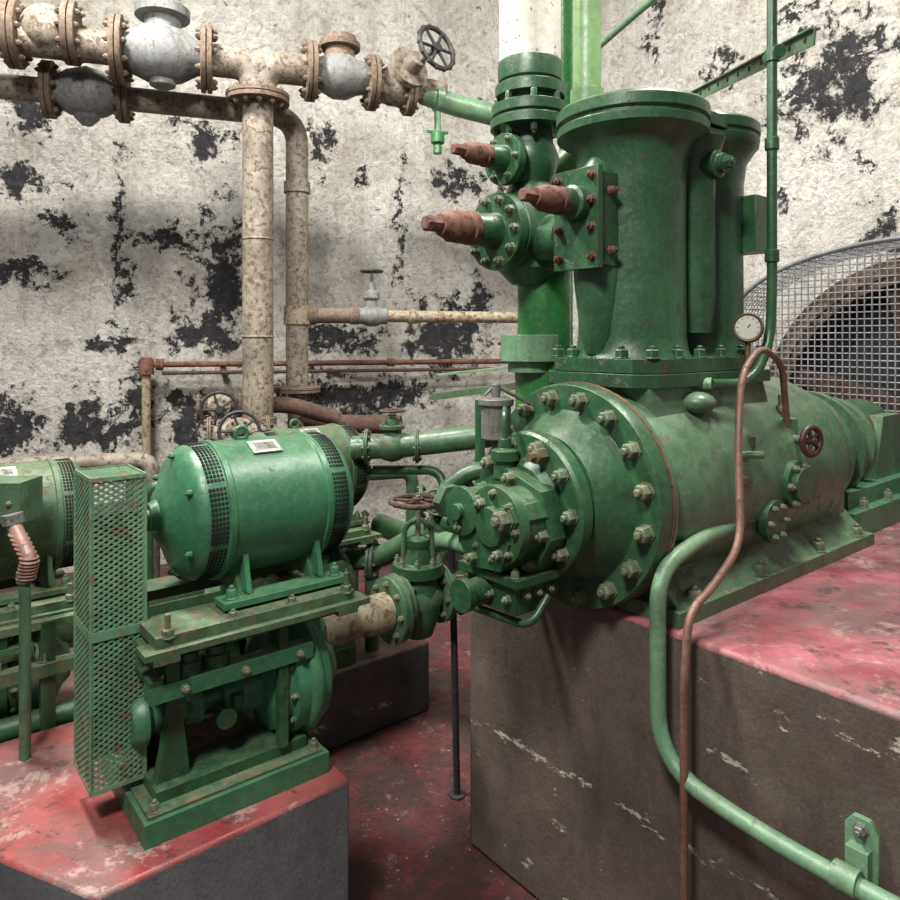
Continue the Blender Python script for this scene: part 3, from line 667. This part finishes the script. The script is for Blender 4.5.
b.valve(S(392,446,3.0),(1,0,0),(0,0,1),.062,G_WORN,RUST_D,.06,.05,G_WORN)
b.tube([S(330,470,3.1),S(355,470,3.1),S(440,470,3.0),S(452,520,2.9)],.02,G_DARK,.06)
b.flange(S(462,500,2.55),(-.8,-.55,.0),.085,.014,G_BODY,8,.01,BOLT); b.lathe(S(462,500,2.55),(-.8,-.55,0),[(-.2,.05),(.03,.05),(.04,.03),(.09,.03)],G_WORN,24)
b.tube([S(445,490,2.5),S(470,470,2.5),S(520,470,2.5)],.03,G_DARK)
b.valve(S(448,502,2.75),(1,0,0),(-.3,-.9,.2),.06,G_BODY,G_WORN,.05,.045,G_WORN)
b.done()
b=B('cooling_water_pipe',ID)
b.tube([S(425,545,2.75),S(450,540,2.6),S(475,548,2.4),S(520,545,2.3)],.036,G_LIGHT,.08,18)
b.tube([S(340,560,3.1),S(380,558,3.0),S(430,530,2.8),S(470,520,2.7)],.045,G_BODY,.08,18)
b.flange(S(372,560,3.02),(1,-.1,0),.085,.015,G_WORN); b.flange(S(440,528,2.78),(.8,-.5,.1),.075,.015,G_LIGHT)
b.tube([S(372,560,3.0),S(372,620,3.0),S(372,668,3.05)],.03,G_WORN)
b.tube([S(352,520,3.2),S(352,560,3.2),S(352,640,3.3)],.03,G_DARK)
b.valve(S(343,525,3.35),(1,0,0),(0,0,1),.06,G_WORN,RUST_D,.08,.07)
b.tube([S(460,610,2.7),S(480,600,2.8),S(480,400,2.8)],.02,G_DARK)
b.done()
b=B('oil_drain_cock',ID,.001); p=S(478,578,1.95); b.lathe(p,nA,[(-.15,.014),(0,.014),(.01,.02),(.04,.02)],BRASS,6); b.bar(p+V((-.06,0,.005)),p+V((.05,0,.0)),.012,.006,RUST); b.bar(p+V((0,0,.0)),p+V((.02,0,-.06)),.012,.006,RUST)
b.done()

b=B('green_conduit_riser',ID,.001)
b.tube([(S(25,772,1.98).x,1.98,.45),S(25,590,1.98),S(25,575,1.98)],.015,G_BODY,.03,14)
b.lathe(S(25,582,1.98),Z,[(0,.022),(.03,.022)],G_BODY,12)
pts=[S(26,578,1.98),S(30,560,1.98),S(18,535,2.05),S(12,520,2.1)]; b.tube(pts,.02,COPPER,.03,14)
for i in range(12):
    f=i/11; c=pts[0].lerp(pts[1],min(1,f*2)) if f<.5 else pts[1].lerp(pts[2],(f-.5)*2)
    b.torus(c,(.1,0,1),.022,.004,COPPER,16,6)
b.lathe(S(14,524,2.08),(-.2,0,1),[(0,.03),(.03,.03)],STEEL,8)
b.box(tuple(S(6,520,2.15)-V((.09,.05,0))),tuple(S(6,520,2.15)+V((.07,.07,.12))),G_BODY)
for k in(-.05,.04): b.bolt(S(6,520,2.15)+V((k,-.05,.06)),(0,-1,0),.008,.01,BOLT)
b.done()

# ---------------------------------------------------------------- OVERHEAD PIPEWORK (frame W along the back wall)
b=B('overhead_steam_header',W)
zh=3.24
b.cyl((0,0,0),(0,0,zh-.22),.09,PIPE,seg=36)
b.flange((0,0,zh-.2),Z,.185,.03,FL_R,12)
for z in(1.62,2.2): b.torus((0,0,z),Z,.09,.006,PIPE)
b.lathe((0,0,1.10),Z,[(0,.11),(.04,.11)],FL_R,24)
b.tube([(-.28,0,zh+.0),(-.03,0,zh+.0),(.0,0,zh-.24)],.092,PIPE,.2,24,10)
b.tube([(.30,0,zh+.0),(.03,0,zh+.0),(.0,0,zh-.24)],.092,PIPE,.2,24,10)
b.ball((0,0,zh-.03),.1,PIPE)
b.flange((-.29,0,zh),X,.19,.032,FL_R,10)
b.lathe((-.53,0,zh),X,[(-.22,.09),(-.17,.12),(-.08,.16),(.02,.17),(.1,.15),(.19,.10),(.23,.09)],PIPE_G,32)
b.lathe((-.53,0,zh),Z,[(0,.1),(.2,.1),(.21,.15),(.26,.15)],PIPE_G,24); b.lathe((-.53,0,zh),(0,0,-1),[(0,.1),(.18,.07),(.2,.03)],PIPE_G,24)
b.flange((-.765,0,zh),X,.19,.032,FL_R,10)
b.tube([(-.78,0,zh),(-1.9,0,zh)],.09,PIPE)
b.flange((-1.0,0,zh+.06),X,.17,.035,FL_R,10); b.ball((-1.12,0,zh+.06),.14,PIPE); b.flange((-1.28,0,zh+.02),X,.18,.035,FL_R,10)
b.flange((.31,0,zh),X,.18,.03,FL_R,10)
b.lathe((.49,0,zh-.01),X,[(-.16,.09),(-.1,.11),(-.04,.14),(.04,.14),(.1,.11),(.17,.09)],PIPE_G,32)
b.lathe((.49,0,zh),Z,[(0,.1),(.15,.09),(.155,.125),(.19,.125),(.195,.11),(.23,.1),(.235,.0)],FL_R,24)
b.flange((.69,0,zh-.03),X,.17,.03,FL_R,10)
b.lathe((.87,0,zh-.04),X,[(-.16,.09),(-.06,.12),(.05,.12),(.12,.08),(.3,.065)],PIPE,28)
b.flange((.93,0,zh-.05),X,.16,.028,FL_R,10)
b.lathe((.84,0,zh),(.35,-.85,.25),[(0,.1),(.12,.09),(.125,.13),(.17,.13),(.175,.06),(.26,.05)],PIPE,24)
wd=V((.40,-.83,.22)).normalized(); wc=V((.84,0,zh))+wd*.40
b.cyl((.84,0,zh),wc,.018,STEEL); b.wheel(wc,wd,.13,BLACK,6,.015)
b.done()
b=B('green_supply_pipe',W); b.tube([(1.02,0,zh-.06),(1.2,0,zh-.11),(1.62,.0,zh-.17),(2.1,-.3,zh-.22)],.07,G_LIGHT,.1,24)
b.lathe((1.1,0,zh-.085),X,[(0,.085),(.05,.085)],G_LIGHT,24)
b.cyl((1.12,0,zh-.12),(1.12,0,zh-.42),.022,G_LIGHT); b.lathe((1.12,0,zh-.34),Z,[(-.04,.03),(-.03,.045),(.03,.045),(.04,.03)],G_BRIGHT,12); b.bar((1.05,0,zh-.3),(1.19,0,zh-.3),.02,.015,G_BRIGHT); b.lathe((1.12,0,zh-.44),Z,[(0,.03),(.05,.03)],G_BRIGHT,8)
b.done()
b=B('lower_steam_pipe',W)
yy=.3; z2=3.07
b.tube([(-2.0,yy,z2),(.26,yy,z2-.02),(.26,yy,1.30)],.072,PIPE,.2,28,12)
b.flange((-1.17,yy,z2),X,.165,.03,FL_R,10); b.flange((-.77,yy,z2),X,.155,.03,FL_R,10)
b.lathe((-.97,yy,z2),X,[(-.18,.08),(-.1,.13),(0,.155),(.1,.13),(.18,.08)],PIPE_G,28); b.lathe((-.97,yy,z2),(0,0,-1),[(0,.1),(.15,.07),(.19,.03)],PIPE_G,20)
b.lathe((.26,yy,2.55),Z,[(0,.085),(.07,.085)],PIPE,28)
b.lathe((.26,yy,1.70),Z,[(0,.085),(.12,.085)],PIPE_Y,28)
b.flange((.26,yy,1.28),Z,.15,.02,FL_R,8)
b.lathe((.26,yy,.9),Z,[(0,.06),(.36,.06)],PIPE,24)
b.cyl((.26,yy,0),(.26,yy,.95),.06,PIPE)
b.done()
b=B('branch_condensate_pipe',W)
b.tube([(.26,yy,1.76),(1.95,yy,1.76)],.04,PIPE_Y,.1,20)
b.lathe((.3,yy,1.76),X,[(0,.065),(.08,.06),(.09,.05),(.3,.05),(.31,.058),(.36,.058)],FL_R,24)
b.lathe((.75,yy,1.76),X,[(-.1,.055),(-.06,.055),(-.03,.07),(.03,.07),(.06,.055),(.1,.055)],PIPE_G,20)
b.lathe((.75,yy,1.76),Z,[(0,.05),(.1,.04),(.12,.055),(.16,.05),(.17,.03),(.22,.025)],PIPE_G,20)
b.cyl((.75,yy,1.9),(.75,yy,2.08),.012,STEEL); b.wheel((.75,yy,2.06),Z,.065,BLACK,5,.01)
b.lathe((1.0,yy,1.76),X,[(0,.05),(.06,.05)],PIPE_Y,20)
b.done()
b=B('thin_wall_pipe',W,.001)
y9=.92
b.tube([(-.66,y9,1.43),(2.2,y9,1.43)],.02,RUST,.05,12); b.tube([(-.6,y9,1.37),(1.9,y9,1.37)],.013,RUST_D,.05,12)
b.tube([(-.66,y9,1.43),(-.70,y9,1.43),(-.70,y9,.72),(-.5,y9-.1,.66)],.03,PIPE_Y,.04,14)
b.lathe((-.70,y9,1.36),Z,[(0,.05),(.1,.05),(.12,.035)],RUST,14)
b.lathe((-.64,y9,1.43),X,[(0,.04),(.05,.04)],RUST,12); b.lathe((1.0,y9,1.43),X,[(0,.03),(.05,.03)],RUST,12)
for x in(-.2,1.5): b.bar((x,y9,1.4),(x,1.065,1.4),.03,.06,RUST_D)
b.done()
b=B('floor_manifold_valves',W)
b.valve((-.12,-.35,1.08),(1,0,0),(0,-.9,.2),.09,PIPE,BLACK,.1,.10,FL_R)
b.tube([(-.35,.1,1.20),(.2,.1,1.20),(.5,.1,1.1)],.05,RUST_D); b.valve((-.22,.1,1.2),(1,0,0),(0,-1,0),.07,PIPE,BLACK,.1,.1,FL_R)
b.tube([(.26,.3,1.1),(.5,.3,1.05),(.9,.1,1.05)],.06,RUST_D)
b.tube([(-.6,-.2,0.),(-.6,-.2,.8),(.9,-.2,.8),(.9,-.2,0)],.04,G_DARK)
b.tube([(-1.7,.1,0.),(-1.7,.1,.9),(-.6,.1,.9),(-.6,.1,0)],.05,PIPE)
b.done()
b=B('green_shelf_bracket',ID,.001)
b.bar(S(432,397,3.2),S(560,380,3.0),.03,.03,G_WORN); b.bar(S(437,375,4.4),S(520,366,4.6),.05,.012,G_LIGHT); b.cyl(S(530,470,2.9),S(530,360,2.9),.05,G_BRIGHT)
b.done()

# ---------------------------------------------------------------- LIGHTS, WORLD, CAMERA
def area(name,loc,tgt,size,e,col=(1,.96,.90)):
    l=bpy.data.lights.new(name,'AREA'); l.energy=e; l.size=size; l.color=col
    o=bpy.data.objects.new(name,l); o.location=loc; o.rotation_euler=(V(tgt)-V(loc)).to_track_quat('-Z','Y').to_euler(); bpy.context.collection.objects.link(o)
area('ceiling_lamp',(-1.9,2.4,4.9),(-.5,3.6,0.5),.6,375)
area('ceiling_lamp',(1.5,2.2,4.9),(1.3,3.2,0.3),.6,215)
area('ceiling_lamp',(-.9,-.5,4.3),(.3,2.8,.8),.6,205,(1,.965,.93))
w=bpy.data.worlds.new('room_ambience'); bpy.context.scene.world=w; w.use_nodes=True
w.node_tree.nodes['Background'].inputs[0].default_value=(.98,.98,1,1); w.node_tree.nodes['Background'].inputs[1].default_value=.26
cam=bpy.data.cameras.new('camera'); co=bpy.data.objects.new('camera',cam); bpy.context.collection.objects.link(co)
co.location=(0,0,EYE); co.rotation_euler=(math.pi/2,0,0); cam.sensor_width=36; cam.lens=F/900*36; cam.shift_y=-110/900; cam.clip_start=.02
bpy.context.scene.camera=co
bpy.context.scene.view_settings.view_transform='Standard'
